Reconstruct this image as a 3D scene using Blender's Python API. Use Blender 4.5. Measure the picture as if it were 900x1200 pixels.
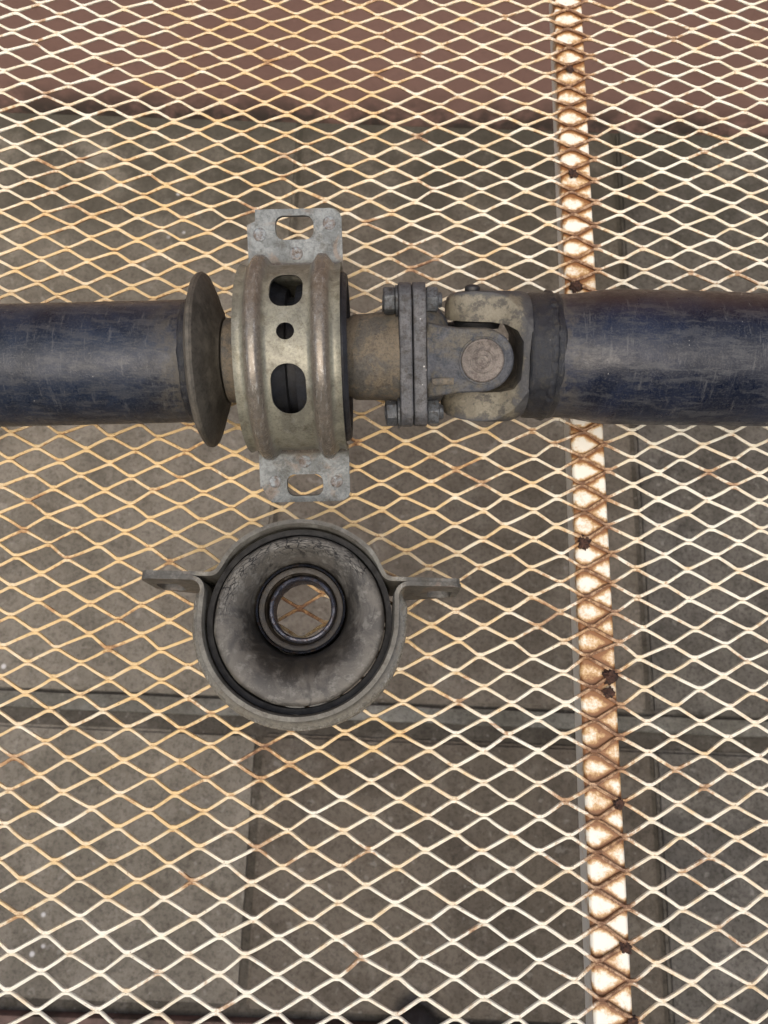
import bpy, bmesh, math, random
import numpy as np
from mathutils import Vector, Matrix
for o in list(bpy.data.objects): bpy.data.objects.remove(o)
SC = bpy.context.scene
COL = SC.collection
random.seed(4); RNG = np.random.default_rng(11)
R_ = math.radians

# ------------------------------------------------------------------ camera
cam_d = bpy.data.cameras.new("camera"); cam = bpy.data.objects.new("camera", cam_d); COL.objects.link(cam)
cam_d.sensor_fit = 'VERTICAL'; cam_d.sensor_height = 24.0; cam_d.lens = 24.0*900/1200
cam_d.clip_start = 0.01; cam_d.clip_end = 200
RC = np.array([[0.99963132, 0.02713341, 0.00100051], [0.02645681, -0.96509693, -0.26055315], [-0.0061041, 0.26048356, -0.96545899]])
CC = (0.02261763, -0.20441845, 0.4968381)
cam.matrix_world = Matrix(((RC[0][0], -RC[1][0], -RC[2][0], CC[0]), (RC[0][1], -RC[1][1], -RC[2][1], CC[1]),
                           (RC[0][2], -RC[1][2], -RC[2][2], CC[2]), (0, 0, 0, 1)))
cam_d.dof.use_dof = True; cam_d.dof.focus_distance = 0.455; cam_d.dof.aperture_fstop = 9
SC.camera = cam
SC.render.resolution_x = 768; SC.render.resolution_y = 1024
# ------------------------------------------------------------------ sky, sun, exposure
SUN_EL, SUN_AZ = 64, 185     # degrees; azimuth clockwise from +Y
W = bpy.data.worlds.new("World"); SC.world = W; W.use_nodes = True
nt = W.node_tree; bg = nt.nodes['Background']
sky = nt.nodes.new('ShaderNodeTexSky'); sky.sky_type = 'NISHITA'; sky.sun_disc = False
sky.sun_elevation = R_(SUN_EL); sky.sun_rotation = R_(SUN_AZ)
sky.air_density = 1.0; sky.dust_density = 6.0; sky.ozone_density = 1.0
nt.links.new(sky.outputs[0], bg.inputs[0]); bg.inputs[1].default_value = 0.15
sd = bpy.data.lights.new("sun", 'SUN'); sun = bpy.data.objects.new("sun", sd); COL.objects.link(sun)
sd.energy = 0.85; sd.angle = R_(75); sd.color = (1.0, 0.94, 0.68)
sun.rotation_euler = (R_(90-SUN_EL), 0, R_(180-SUN_AZ))
SC.view_settings.view_transform = 'Standard'; SC.view_settings.look = 'None'
SC.view_settings.exposure = 0.50; SC.view_settings.gamma = 1.0

# ------------------------------------------------------------------ helpers
def tag(o, label=None, cat=None, group=None, kind=None):
    for k, v in (('label', label), ('category', cat), ('group', group), ('kind', kind)):
        if v: o[k] = v
    return o
def link(name, me, m=None, parent=None, sharp=35, smooth=True):
    o = bpy.data.objects.new(name, me); COL.objects.link(o)
    if m: me.materials.clear(); me.materials.append(m)
    if parent: o.parent = parent
    if smooth and len(me.polygons):
        me.polygons.foreach_set('use_smooth', [True]*len(me.polygons))
        me.set_sharp_from_angle(angle=R_(sharp))
    me.update(); return o
def mesh_from(v, f):
    me = bpy.data.meshes.new('mesh'); me.from_pydata([tuple(p) for p in v], [], f); me.validate()
    bm = bmesh.new(); bm.from_mesh(me); bmesh.ops.recalc_face_normals(bm, faces=bm.faces); bm.to_mesh(me); bm.free(); return me
def evaluated(o):
    dg = bpy.context.evaluated_depsgraph_get(); me = bpy.data.meshes.new_from_object(o.evaluated_get(dg)); return me
def kill(o): bpy.data.objects.remove(o)
def with_mods(me, fn):
    o = bpy.data.objects.new('tmp', me); COL.objects.link(o); fn(o); bpy.context.view_layer.update()
    r = evaluated(o); kill(o); return r
def boolean(me, cutters, op='DIFFERENCE'):
    cs = []
    for c in cutters:
        co = bpy.data.objects.new('cut', c); COL.objects.link(co); cs.append(co)
    def fn(o):
        for co in cs:
            md = o.modifiers.new('b', 'BOOLEAN'); md.object = co; md.operation = op; md.solver = 'EXACT'
    r = with_mods(me, fn)
    for co in cs: kill(co)
    return r
def bevel(me, w, seg=2, ang=30):
    def fn(o):
        md = o.modifiers.new('v', 'BEVEL'); md.width = w; md.segments = seg; md.limit_method = 'ANGLE'; md.angle_limit = R_(ang)
    return with_mods(me, fn)
def displace(me, amp, scale, seed=0):
    """small irregular real relief"""
    from mathutils import noise
    n = [v.normal.copy() for v in me.vertices]
    for v, nn in zip(me.vertices, n):
        v.co += nn*amp*noise.noise(v.co*scale + Vector((seed, seed*2.3, 0)))
    me.update(); return me
def tf(me, M):
    me.transform(M); me.update(); return me
def lathe(prof, seg=72, off=None, jit=0):
    """profile of (a, r) in mm, closed loop, about the local X axis; off(a,r)->(dy,dz) mm"""
    v, f = [], []; n = len(prof)
    for k in range(seg):
        t = 2*math.pi*k/seg
        for a, r in prof:
            dy, dz = off(a, r) if off else (0, 0)
            v.append((a/1000, (r*math.cos(t)+dy)/1000, (r*math.sin(t)+dz)/1000))
    for k in range(seg):
        for i in range(n):
            j = (i+1) % n; k2 = (k+1) % seg
            f.append((k*n+i, k*n+j, k2*n+j, k2*n+i))
    return mesh_from(v, f)
def lathe_open(prof, seg=72):
    """solid of revolution whose profile starts and ends on the axis side (caps added)"""
    v, f = [], []; n = len(prof)
    for k in range(seg):
        t = 2*math.pi*k/seg
        for a, r in prof: v.append((a/1000, r*math.cos(t)/1000, r*math.sin(t)/1000))
    for k in range(seg):
        for i in range(n-1):
            k2 = (k+1) % seg; f.append((k*n+i, k*n+i+1, k2*n+i+1, k2*n+i))
    f.append([k*n for k in range(seg)]); f.append([k*n+n-1 for k in range(seg)])
    return mesh_from(v, f)
def extrude(poly, lo, hi, axes='auv'):
    """polygon (mm) in two axes, extruded along the third: axes 'au' -> along v, 'av' -> along u, 'uv' -> along a"""
    def P(p, h):
        if axes == 'au': return (p[0]/1000, p[1]/1000, h/1000)
        if axes == 'av': return (p[0]/1000, h/1000, p[1]/1000)
        return (h/1000, p[0]/1000, p[1]/1000)
    n = len(poly); v = [P(p, lo) for p in poly]+[P(p, hi) for p in poly]
    f = [list(range(n)), list(range(n, 2*n))]+[(i, (i+1) % n, (i+1) % n+n, i+n) for i in range(n)]
    return mesh_from(v, f)
def rrect(x0, x1, y0, y1, r, n=6):
    p = []
    for cx, cy, a0 in ((x1-r, y1-r, 0), (x0+r, y1-r, 90), (x0+r, y0+r, 180), (x1-r, y0+r, 270)):
        for k in range(n+1):
            t = R_(a0+90*k/n); p.append((cx+r*math.cos(t), cy+r*math.sin(t)))
    return p
def box(x0, x1, y0, y1, z0, z1):
    v = [(x, y, z) for x in (x0, x1) for y in (y0, y1) for z in (z0, z1)]
    return mesh_from(v, [(0, 1, 3, 2), (4, 6, 7, 5), (0, 4, 5, 1), (2, 3, 7, 6), (0, 2, 6, 4), (1, 5, 7, 3)])
def hexa(rad, a0, a1, ch=1.2, rot=0):
    v, f = [], []
    rings = [(a0, rad-ch), (a0+ch*0.6, rad), (a1-ch*0.6, rad), (a1, rad-ch)]
    for a, r in rings:
        for k in range(6):
            t = R_(60*k+rot); v.append((a/1000, r*math.cos(t)/1000, r*math.sin(t)/1000))
    for q in range(3):
        for k in range(6): f.append((q*6+k, q*6+(k+1) % 6, q*6+6+(k+1) % 6, q*6+6+k))
    f.append(list(range(6))); f.append(list(range(18, 24)))
    return mesh_from(v, f)
def join(meshes):
    bm = bmesh.new()
    for m in meshes: bm.from_mesh(m)
    me = bpy.data.meshes.new('mesh'); bm.to_mesh(me); bm.free(); return me

# ------------------------------------------------------------------ materials
class NB:
    def __init__(s, name):
        s.m = bpy.data.materials.new(name); s.m.use_nodes = True; s.t = s.m.node_tree; s.b = s.t.nodes['Principled BSDF']
        s.co = s.n('ShaderNodeTexCoord').outputs['Object']
    def n(s, ty, **kw):
        x = s.t.nodes.new(ty)
        for k, v in kw.items(): setattr(x, k, v)
        return x
    def l(s, a, b): s.t.links.new(a, b)
    def put(s, sock, v):
        if hasattr(v, 'node'): s.l(v, sock)
        else: sock.default_value = v if not (isinstance(v, tuple) and len(v) == 3 and sock.type == 'RGBA') else (*v, 1)
    def map(s, scale=(1, 1, 1), loc=(0, 0, 0)):
        m = s.n('ShaderNodeMapping'); s.l(s.co, m.inputs[0]); m.inputs['Scale'].default_value = scale; m.inputs['Location'].default_value = loc
        return m.outputs[0]
    def noise(s, scale, detail=5, rough=0.6, vec=None, dist=0.0):
        x = s.n('ShaderNodeTexNoise'); s.l(vec or s.co, x.inputs['Vector']); x.inputs['Scale'].default_value = scale
        x.inputs['Detail'].default_value = detail; x.inputs['Roughness'].default_value = rough; x.inputs['Distortion'].default_value = dist
        return x.outputs['Fac']
    def vor(s, scale, vec=None, out='Distance', feature='F1'):
        x = s.n('ShaderNodeTexVoronoi', feature=feature); s.l(vec or s.co, x.inputs['Vector']); x.inputs['Scale'].default_value = scale
        return x.outputs[out]
    def ramp(s, fac, lo, hi, a=0.0, b=1.0):
        x = s.n('ShaderNodeMapRange', interpolation_type='SMOOTHSTEP'); s.l(fac, x.inputs[0])
        for i, v in zip((1, 2, 3, 4), (lo, hi, a, b)): x.inputs[i].default_value = v
        return x.outputs[0]
    def math(s, op, a, b=0.0):
        x = s.n('ShaderNodeMath', operation=op); x.use_clamp = op in ('ADD', 'MULTIPLY') and False
        s.put(x.inputs[0], a); s.put(x.inputs[1], b); return x.outputs[0]
    def mix(s, f, a, b, mode='MIX'):
        x = s.n('ShaderNodeMix', data_type='RGBA', blend_type=mode); s.put(x.inputs[0], f); s.put(x.inputs[6], a); s.put(x.inputs[7], b)
        return x.outputs[2]
    def attr(s, name): return s.n('ShaderNodeAttribute', attribute_name=name).outputs['Fac']
    def sep(s, i): x = s.n('ShaderNodeSeparateXYZ'); s.l(s.co, x.inputs[0]); return x.outputs[i]
    def done(s, col, rough, metal=0.0, bump=None, bstr=0.3, bdist=0.0005, spec=0.5, coat=0):
        s.put(s.b.inputs['Base Color'], col); s.put(s.b.inputs['Roughness'], rough); s.put(s.b.inputs['Metallic'], metal)
        s.b.inputs['Specular IOR Level'].default_value = spec
        if coat: s.b.inputs['Coat Weight'].default_value = coat; s.b.inputs['Coat Roughness'].default_value = 0.25
        if bump is not None:
            x = s.n('ShaderNodeBump'); s.l(bump, x.inputs['Height']); x.inputs['Strength'].default_value = bstr; x.inputs['Distance'].default_value = bdist
            s.l(x.outputs[0], s.b.inputs['Normal'])
        return s.m

def grime(name, c1, c2, c3=None, s1=30, s2=120, rough=(0.4, 0.65), metal=0.0, speck=None, bstr=0.35, bdist=0.0006, dust=None, chips=0.0, spec=0.5):
    m = NB(name)
    a = m.noise(s1, 6, 0.68, dist=0.8); b = m.noise(s2, 9, 0.78); d = m.noise(s2*5, 6, 0.8); e = m.noise(s1*2.2, 8, 0.8, dist=0.4)
    col = m.mix(m.ramp(a, 0.42, 0.58), c1, c2)
    if c3: col = m.mix(m.ramp(b, 0.49, 0.6, 0, 0.9), col, c3)
    col = m.mix(m.ramp(e, 0.5, 0.64, 0, 0.55), col, m.mix(1.0, col, (0.40, 0.40, 0.42), 'MULTIPLY'))
    col = m.mix(m.ramp(d, 0.47, 0.62, 0.0, 0.6), col, m.mix(1.0, col, (0.35, 0.35, 0.36), 'MULTIPLY'))
    col = m.mix(m.ramp(m.noise(s2*3.3, 6, 0.8), 0.55, 0.68, 0, 0.4), col, m.mix(0.35, col, tuple(min(0.3, c*3+0.02) for c in c1)))
    if dust: col = m.mix(m.ramp(m.noise(s1*2.5, 9, 0.78), 0.50, 0.62, 0, 0.7), col, dust)
    if chips:
        p = m.ramp(m.vor(230), 0.03, 0.10*chips+0.05, 1, 0); q = m.ramp(m.noise(60, 3), 0.55, 0.6)
        col = m.mix(m.math('MULTIPLY', p, q), col, (0.6, 0.59, 0.57))
    h = m.math('ADD', m.math('MULTIPLY', b, 1.0), m.math('MULTIPLY', d, 0.8))
    return m.done(col, m.ramp(b, 0.38, 0.62, rough[0], rough[1]), metal, h, bstr*1.2, bdist, spec)

# black paint of the two tubes: worn, dusty streaks along the axis, tan dirt towards the joint
def tube_mat(name, base, x_dirt, sgn):
    m = NB(name)
    st = m.noise(1, 8, 0.75, m.map((45, 190, 190))); fine = m.noise(900, 4, 0.7); big = m.noise(22, 5, 0.6, dist=0.8)
    vert = m.noise(1, 6, 0.7, m.map((420, 60, 60)))
    col = m.mix(m.ramp(big, 0.35, 0.65), base, tuple(c*1.9+0.004 for c in base))
    col = m.mix(m.math('MULTIPLY', m.ramp(st, 0.49, 0.60), 0.6), col, (0.055, 0.058, 0.065))
    col = m.mix(m.math('MULTIPLY', m.ramp(vert, 0.56, 0.68), 0.4), col, (0.12, 0.122, 0.125))
    col = m.mix(m.math('MULTIPLY', m.ramp(fine, 0.5, 0.62), 0.35), col, (0.075, 0.076, 0.078))
    pts = m.ramp(m.vor(330), 0.02, 0.10, 1, 0); pm = m.ramp(m.noise(130, 2), 0.62, 0.66)
    col = m.mix(m.math('MULTIPLY', pts, pm), col, (0.5, 0.5, 0.48))
    # brown rust and painted wall reflection on the side turned to +Y
    rb = m.math('MULTIPLY', m.ramp(m.sep(1), 0.008, 0.034), m.ramp(m.noise(40, 5), 0.25, 0.6, 0.45, 1))
    col = m.mix(m.math('MULTIPLY', rb, 0.7), col, (0.048, 0.030, 0.022))
    x = m.sep(0); d = m.ramp(x, x_dirt-0.035*sgn, x_dirt, 0, 1) if sgn > 0 else m.ramp(x, x_dirt, x_dirt+0.035, 1, 0)
    d = m.math('MULTIPLY', d, m.ramp(m.noise(70, 8, 0.8), 0.44, 0.58, 0.1, 0.9))
    col = m.mix(m.math('MULTIPLY', d, 0.8), col, (0.085, 0.076, 0.060))
    r = m.ramp(m.noise(160, 7, 0.75), 0.35, 0.65, 0.26, 0.48)
    r = m.math('ADD', r, m.math('MULTIPLY', d, 0.25))
    return m.done(col, r, 0.0, m.math('ADD', m.math('MULTIPLY', fine, 0.6), m.noise(160, 6, 0.7)), 0.4, 0.0005, 0.38)

M_tubeL = tube_mat('black_paint_left', (0.006, 0.010, 0.020), -0.060, 1)
M_tubeR = tube_mat('black_paint_right', (0.0035, 0.0065, 0.017), 0.150, -1)
M_flange = grime('dark_dusty_steel', (0.062, 0.056, 0.045), (0.085, 0.077, 0.063), (0.10, 0.089, 0.071), 35, 90, (0.5, 0.7), dust=(0.115, 0.103, 0.082))
M_weld = grime('weld_black', (0.012, 0.014, 0.020), (0.020, 0.023, 0.030), (0.045, 0.043, 0.038), 60, 200, (0.28, 0.5), bstr=0.6, bdist=0.001, chips=1)
M_hub = grime('tan_dusty_hub', (0.15, 0.125, 0.09), (0.09, 0.085, 0.075), (0.17, 0.14, 0.10), 40, 130, (0.55, 0.8), bstr=0.5, bdist=0.001)
M_hubrust = grime('brown_shaft', (0.12, 0.085, 0.06), (0.17, 0.14, 0.10), (0.08, 0.07, 0.06), 50, 150, (0.5, 0.75))
M_plate = grime('grey_plate', (0.085, 0.088, 0.095), (0.12, 0.12, 0.125), (0.06, 0.055, 0.05), 60, 170, (0.4, 0.65), metal=0.2, chips=1, bstr=0.5, bdist=0.0008)
M_bolt = grime('bolt_steel', (0.075, 0.083, 0.092), (0.13, 0.14, 0.15), (0.05, 0.045, 0.04), 120, 300, (0.35, 0.6), metal=0.35, chips=1)
M_lug = grime('lug_steel', (0.075, 0.080, 0.092), (0.105, 0.095, 0.075), (0.045, 0.052, 0.066), 45, 150, (0.45, 0.7), metal=0.15, bstr=0.5, bdist=0.0008)
M_cap = grime('cap_steel', (0.20, 0.175, 0.155), (0.16, 0.14, 0.125), (0.11, 0.09, 0.08), 90, 300, (0.5, 0.7), metal=0.3)
M_yoke = grime('yoke_tan', (0.22, 0.195, 0.14), (0.30, 0.28, 0.22), (0.07, 0.068, 0.065), 55, 110, (0.5, 0.75), bstr=0.6, bdist=0.001)
M_rubber = grime('rubber', (0.008, 0.009, 0.012), (0.018, 0.020, 0.026), (0.012, 0.012, 0.013), 40, 160, (0.45, 0.7))
M_black = grime('black_seal', (0.01, 0.01, 0.011), (0.02, 0.02, 0.022), None, 60, 200, (0.4, 0.6))
M_pitch = grime('pitch_black', (0.003, 0.003, 0.0035), (0.006, 0.006, 0.006), None, 60, 200, (0.6, 0.8))
M_brass = grime('brass_nipple', (0.42, 0.27, 0.10), (0.25, 0.14, 0.06), (0.12, 0.07, 0.04), 200, 500, (0.35, 0.6), metal=0.6)

def bracket_mat(name, flat, ridge, ear, light, metal):
    m = NB(name)
    rd, er, ed = m.attr('ridge'), m.attr('ear'), m.attr('lip')
    a = m.noise(28, 7, 0.7, dist=1.0); b = m.noise(110, 9, 0.8); d = m.noise(600, 6, 0.8)
    f1 = m.mix(m.ramp(a, 0.42, 0.58), flat, light)
    ridc = m.mix(m.ramp(b, 0.42, 0.6), ridge, tuple(c*1.5 for c in ridge))
    col = m.mix(m.ramp(rd, 0.15, 0.6, 0, 0.85), f1, ridc)
    ec = m.mix(m.ramp(m.noise(70, 9, 0.8, dist=0.5), 0.44, 0.58), ear, tuple(c*1.6+0.01 for c in ear))
    ec = m.mix(m.ramp(m.noise(45, 5, 0.6, dist=0.8), 0.54, 0.66, 0, 0.7), ec, (0.19, 0.15, 0.12))
    col = m.mix(er, col, ec)
    col = m.mix(m.ramp(b, 0.5, 0.62, 0, 0.6), col, m.mix(1.0, col, (0.50, 0.44, 0.36), 'MULTIPLY'))
    col = m.mix(m.ramp(m.noise(60, 8, 0.8, dist=.5), 0.54, 0.66, 0, 0.5), col, m.mix(0.5, col, (0.42, 0.42, 0.40)))
    col = m.mix(m.ramp(d, 0.46, 0.62, 0, 0.5), col, m.mix(1.0, col, (0.4, 0.4, 0.4), 'MULTIPLY'))
    # scratches and painted highlight streaks along the crest
    sc = m.ramp(m.noise(1, 6, 0.8, m.map((800, 160, 160))), 0.55, 0.63)
    col = m.mix(m.math('MULTIPLY', m.math('MULTIPLY', sc, m.ramp(rd, 0.7, 1.0)), 0.5), col, (0.5, 0.5, 0.48))
    r = m.ramp(b, 0.3, 0.7, 0.36, 0.52); r = m.math('ADD', r, m.math('MULTIPLY', er, 0.12)); r = m.math('SUBTRACT', r, m.math('MULTIPLY', rd, 0.18))
    return m.done(col, r, metal, m.math('ADD', b, m.math('MULTIPLY', d, 0.6)), 0.3, 0.0006)
M_brk = bracket_mat('zinc_bracket', (0.27, 0.265, 0.21), (0.145, 0.125, 0.105), (0.118, 0.130, 0.135), (0.185, 0.18, 0.145), 0.3)
M_brk2 = bracket_mat('old_bracket', (0.155, 0.15, 0.13), (0.17, 0.16, 0.135), (0.085, 0.083, 0.075), (0.10, 0.095, 0.082), 0.2)

# ------------------------------------------------------------------ ground, wall
FZ = -0.70
def concrete(name, ca, cb, dark=0.0, light_specks=False, grain=1.0):
    m = NB(name)
    geo = m.n('ShaderNodeNewGeometry').outputs['Position']; m.co = geo
    a = m.noise(5, 7, 0.65, dist=0.7); b = m.noise(26, 9, 0.8); c = m.noise(160, 7, 0.8); d = m.noise(3.0, 3, 0.6)
    col = m.mix(m.ramp(a, 0.4, 0.6), ca, cb)
    col = m.mix(m.ramp(b, 0.46, 0.62, 0, 0.55), col, m.mix(1.0, col, (0.6, 0.58, 0.55), 'MULTIPLY'))
    col = m.mix(m.ramp(m.noise(12, 8, 0.8), 0.52, 0.64, 0, 0.5), col, m.mix(0.35, col, (0.40, 0.38, 0.34)))
    col = m.mix(m.ramp(c, 0.47, 0.62, 0, 0.6*grain), col, m.mix(1.0, col, (0.35, 0.34, 0.33), 'MULTIPLY'))
    col = m.mix(m.ramp(m.vor(130), 0.05, 0.22, 0.5, 0), col, m.mix(1.0, col, (0.3, 0.3, 0.3), 'MULTIPLY'))
    col = m.mix(m.ramp(m.noise(75, 3, 0.5), 0.64, 0.72, 0, 0.25), col, (0.42, 0.41, 0.38))
    # dirt that has gathered along the foot of the wall
    y = m.n('ShaderNodeSeparateXYZ'); m.l(geo, y.inputs[0])
    q = m.math('MULTIPLY', m.ramp(y.outputs[0], -0.05, 0.22), m.ramp(m.noise(4, 6, 0.7), 0.36, 0.6))
    col = m.mix(m.math('MULTIPLY', q, 0.55), col, m.mix(1.0, col, (0.55, 0.54, 0.50), 'MULTIPLY'))
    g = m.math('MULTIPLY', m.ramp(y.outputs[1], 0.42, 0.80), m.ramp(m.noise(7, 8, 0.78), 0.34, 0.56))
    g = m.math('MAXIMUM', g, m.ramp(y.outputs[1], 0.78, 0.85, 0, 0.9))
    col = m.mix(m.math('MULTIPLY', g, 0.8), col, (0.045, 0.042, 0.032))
    if light_specks:
        v = m.ramp(m.vor(22, out='Distance'), 0.05, 0.11, 0.7, 0); q = m.ramp(m.noise(7, 2), 0.47, 0.53)
        q = m.math('MULTIPLY', q, m.ramp(y.outputs[0], -0.30, -0.36))
        col = m.mix(m.math('MULTIPLY', v, q), col, (0.75, 0.76, 0.78))
    return m.done(col, 0.85, 0, m.math('ADD', b, m.math('MULTIPLY', c, 0.6)), 0.5, 0.004, 0.3)
M_slabs = [concrete('slab_grey', (0.175, 0.160, 0.132), (0.240, 0.220, 0.184), light_specks=True),
           concrete('slab_brown', (0.148, 0.130, 0.106), (0.196, 0.174, 0.144), light_specks=True),
           concrete('slab_dark', (0.104, 0.098, 0.088), (0.154, 0.145, 0.129), grain=1.3)]
M_slabs.append(concrete('slab_umber', (0.112, 0.096, 0.077), (0.155, 0.135, 0.109)))
M_bed = concrete('bed', (0.07, 0.062, 0.05), (0.10, 0.09, 0.075))
M_mortar = concrete('mortar', (0.22, 0.22, 0.20), (0.15, 0.145, 0.125))
def flat_paint(name, ca, cb):
    m = NB(name); a = m.noise(4, 6, 0.6); b = m.noise(60, 6, 0.7)
    z = m.sep(2)
    col = m.mix(m.ramp(a, 0.3, 0.7), ca, cb)
    col = m.mix(m.math('MULTIPLY', m.ramp(z, FZ+0.09, FZ), m.ramp(m.noise(14, 6, 0.7), 0.35, 0.6)), col, (0.07, 0.055, 0.045))
    col = m.mix(m.ramp(b, 0.5, 0.8, 0, 0.35), col, m.mix(1.0, col, (0.6, 0.6, 0.6), 'MULTIPLY'))
    return m.done(col, 0.8, 0, b, 0.3, 0.003, 0.3)
M_wall = flat_paint('red_brown_wall', (0.31, 0.188, 0.155), (0.26, 0.157, 0.128))
M_back = flat_paint('grey_wall', (0.22, 0.22, 0.215), (0.17, 0.17, 0.165))
M_step = flat_paint('brown_step', (0.2, 0.13, 0.11), (0.16, 0.11, 0.095))

ground = link('ground', mesh_from([(-6, -5, FZ-0.007), (6, -5, FZ-0.007), (6, 1.2, FZ-0.007), (-6, 1.2, FZ-0.007)], [(0, 1, 2, 3)]), M_bed, smooth=False)
tag(ground, 'dusty grey brown concrete paving under the mesh grating', kind='structure')
def slab(x0, x1, y0, y1, mat, skew=-0.012):
    j = 0.004; nx = max(2, int((x1-x0)/0.06)); ny = max(2, int((y1-y0)/0.06))
    bm = bmesh.new(); bmesh.ops.create_cube(bm, size=1)
    for v in bm.verts:
        v.co = Vector(((x0+j if v.co.x < 0 else x1-j), (y0+j if v.co.y < 0 else y1-j), (FZ-0.04 if v.co.z < 0 else FZ)))
    bmesh.ops.bevel(bm, geom=[e for e in bm.edges], offset=0.005, segments=2, affect='EDGES')
    dz = random.uniform(-0.002, 0.002); tx = random.uniform(-.003, .003)
    for v in bm.verts: v.co.y += skew*v.co.x; v.co.z += dz+tx*(v.co.x-x0)
    me = bpy.data.meshes.new('slab'); bm.to_mesh(me); bm.free()
    return link('slab', me, mat, ground)
XJ = [-1.92, -1.332, -0.747, -0.160, 0.424, 1.010, 1.6]
for ri, (y0, y1) in enumerate([(-0.600, -0.228), (-0.183, 0.400), (0.400, 0.875)]):
    for ci, (a, b) in enumerate(zip(XJ[:-1], XJ[1:])):
        mt = M_slabs[2] if a > 0.4 else (M_slabs[0] if b < -0.1 else M_slabs[1])
        if ri == 0 and ci == 3: mt = M_slabs[3]
        slab(a, b, y0, y1, mt)
me = box(-1.9, 1.6, -0.208, -0.184, FZ-0.03, FZ+0.003)
def cutup(me, n=60):
    bm = bmesh.new(); bm.from_mesh(me)
    bmesh.ops.subdivide_edges(bm, edges=[e for e in bm.edges if abs(e.verts[0].co.x-e.verts[1].co.x) > 1], cuts=n)
    for v in bm.verts: v.co.y += -0.012*v.co.x+random.uniform(-.0015, .0015)
    bm.to_mesh(me); bm.free(); return me
link('mortar_strip', bevel(cutup(me), 0.003), M_mortar, ground)

wall = link('wall', box(-2.6, 2.6, 0.872, 1.02, FZ-0.02, 1.25), M_wall, smooth=False)
wall.rotation_euler = (0, 0, -0.012)
tag(wall, 'reddish brown painted wall beyond the top of the grating', 'wall')
back = link('back_wall', box(-2.6, 2.6, -2.4, -2.2, FZ-0.02, 2.3), M_back, smooth=False)
tag(back, 'plain grey wall closing the yard behind the viewer', 'wall')
step = link('step', bevel(box(-1.9, 1.6, -1.0, -0.606, FZ-0.02, FZ+0.012), 0.004), M_step)
tag(step, 'brown painted strip along the bottom edge of the paving', kind='structure')

# ------------------------------------------------------------------ the expanded-metal grating
U, BB = 0.017, 0.5680646
CO = np.array([[0.203, -1.913], [-1.287, 1.491], [1.915, 2.36], [-0.963, -0.703], [-0.755, -1.402], [-0.774, 3.728], [-1.023, -1.392], [0.641, -0.484],
      [0.936, 1.161], [2.315, 3.882], [0.466, -2.072], [-2.363, -1.433], [1.118, -2.388], [-0.323, 2.241], [-2.353, -1.473]])/1000
def lattice(i, j):
    s = np.clip((i-16)/16, -1.12, 1.12); t = np.clip((j-34)/34, -1.12, 1.12)
    Bm = np.stack([s**a*t**b for a in range(5) for b in range(5-a)], -1)
    d = Bm@CO
    return np.stack([(i-16)*U, -(j-34)*BB*U], -1)+d
def photo_pt(px, py, z=0.0):
    d = RC.T@np.array([(px-450)/900, (py-600)/900, 1.]); k = (z-CC[2])/d[2]
    return np.array(CC)+k*d
grating = bpy.data.objects.new('mesh_table_top', None); COL.objects.link(grating); grating.location = (0, 0, 0)
tag(grating, 'rust stained white expanded metal mesh table top carrying both shaft parts', 'table top')
BX, BW, BTOP = 0.1588, 0.0225, -0.0016
WS, TS = 0.00198, 0.0016           # strand width and thickness
rowshift = {k: float(RNG.normal(0, 0.05)) for k in range(-40, 130)}
STAIN_GLARE = [(200, 700, 1), (100, 300, .8), (350, 100, .72), (550, 100, .5), (600, 300, .4), (800, 100, .3), (800, 350, .3), (800, 600, .22), (850, 800, .28),
         (600, 600, .55), (450, 650, .85), (200, 950, .85), (400, 850, .8), (600, 900, .3), (550, 1100, .08), (300, 1150, .08), (100, 1150, .08), (0, 50, .15),
         (0, 150, .35), (100, 1020, .6), (800, 1100, .3), (780, 950, .4), (200, 500, .95), (400, 560, .95), (430, 980, .4), (700, 350, .35), (250, 1060, .35)]  # stain of the paint; the top-left corner is paler to paint in glare
SP = np.array([photo_pt(a, b)[:2] for a, b, _ in STAIN_GLARE]); SV = np.array([c for _, _, c in STAIN_GLARE])
RUST_BORE_SHADE = [(340, 180, .5), (500, 310, .8), (480, 300, .6), (300, 890, .9), (230, 830, .4), (15, 900, .7), (100, 250, .3), (640, 720, .8), (400, 730, .5), (310, 880, .7), (470, 690, .5),
         (560, 560, .6), (540, 545, .6), (815, 330, .5), (660, 930, .6), (870, 330, .6), (790, 900, .4), (352, 711, .9), (341, 704, .8), (363, 705, .8), (341, 720, .8), (363, 720, .8), (760, 700, .3), (730, 730, .5), (80, 640, .4), (150, 720, .4), (200, 660, .4), (430, 780, .4), (230, 905, .4), (820, 1010, .5), (860, 1090, .5)]  # the cluster inside the bearing bore paints the shade there; the rest is rust
RP = np.array([photo_pt(a, b)[:2] for a, b, _ in RUST_BORE_SHADE]); RV = np.array([c for _, _, c in RUST_BORE_SHADE])
_n = 260; RP = np.r_[RP, np.c_[RNG.uniform(-.33, .33, _n), RNG.uniform(-.42, .42, _n)]]; RV = np.r_[RV, RNG.uniform(.25, .75, _n)]; RS = np.r_[np.full(len(RUST_BORE_SHADE), .0085), RNG.uniform(.0025, .007, _n)]
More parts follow.
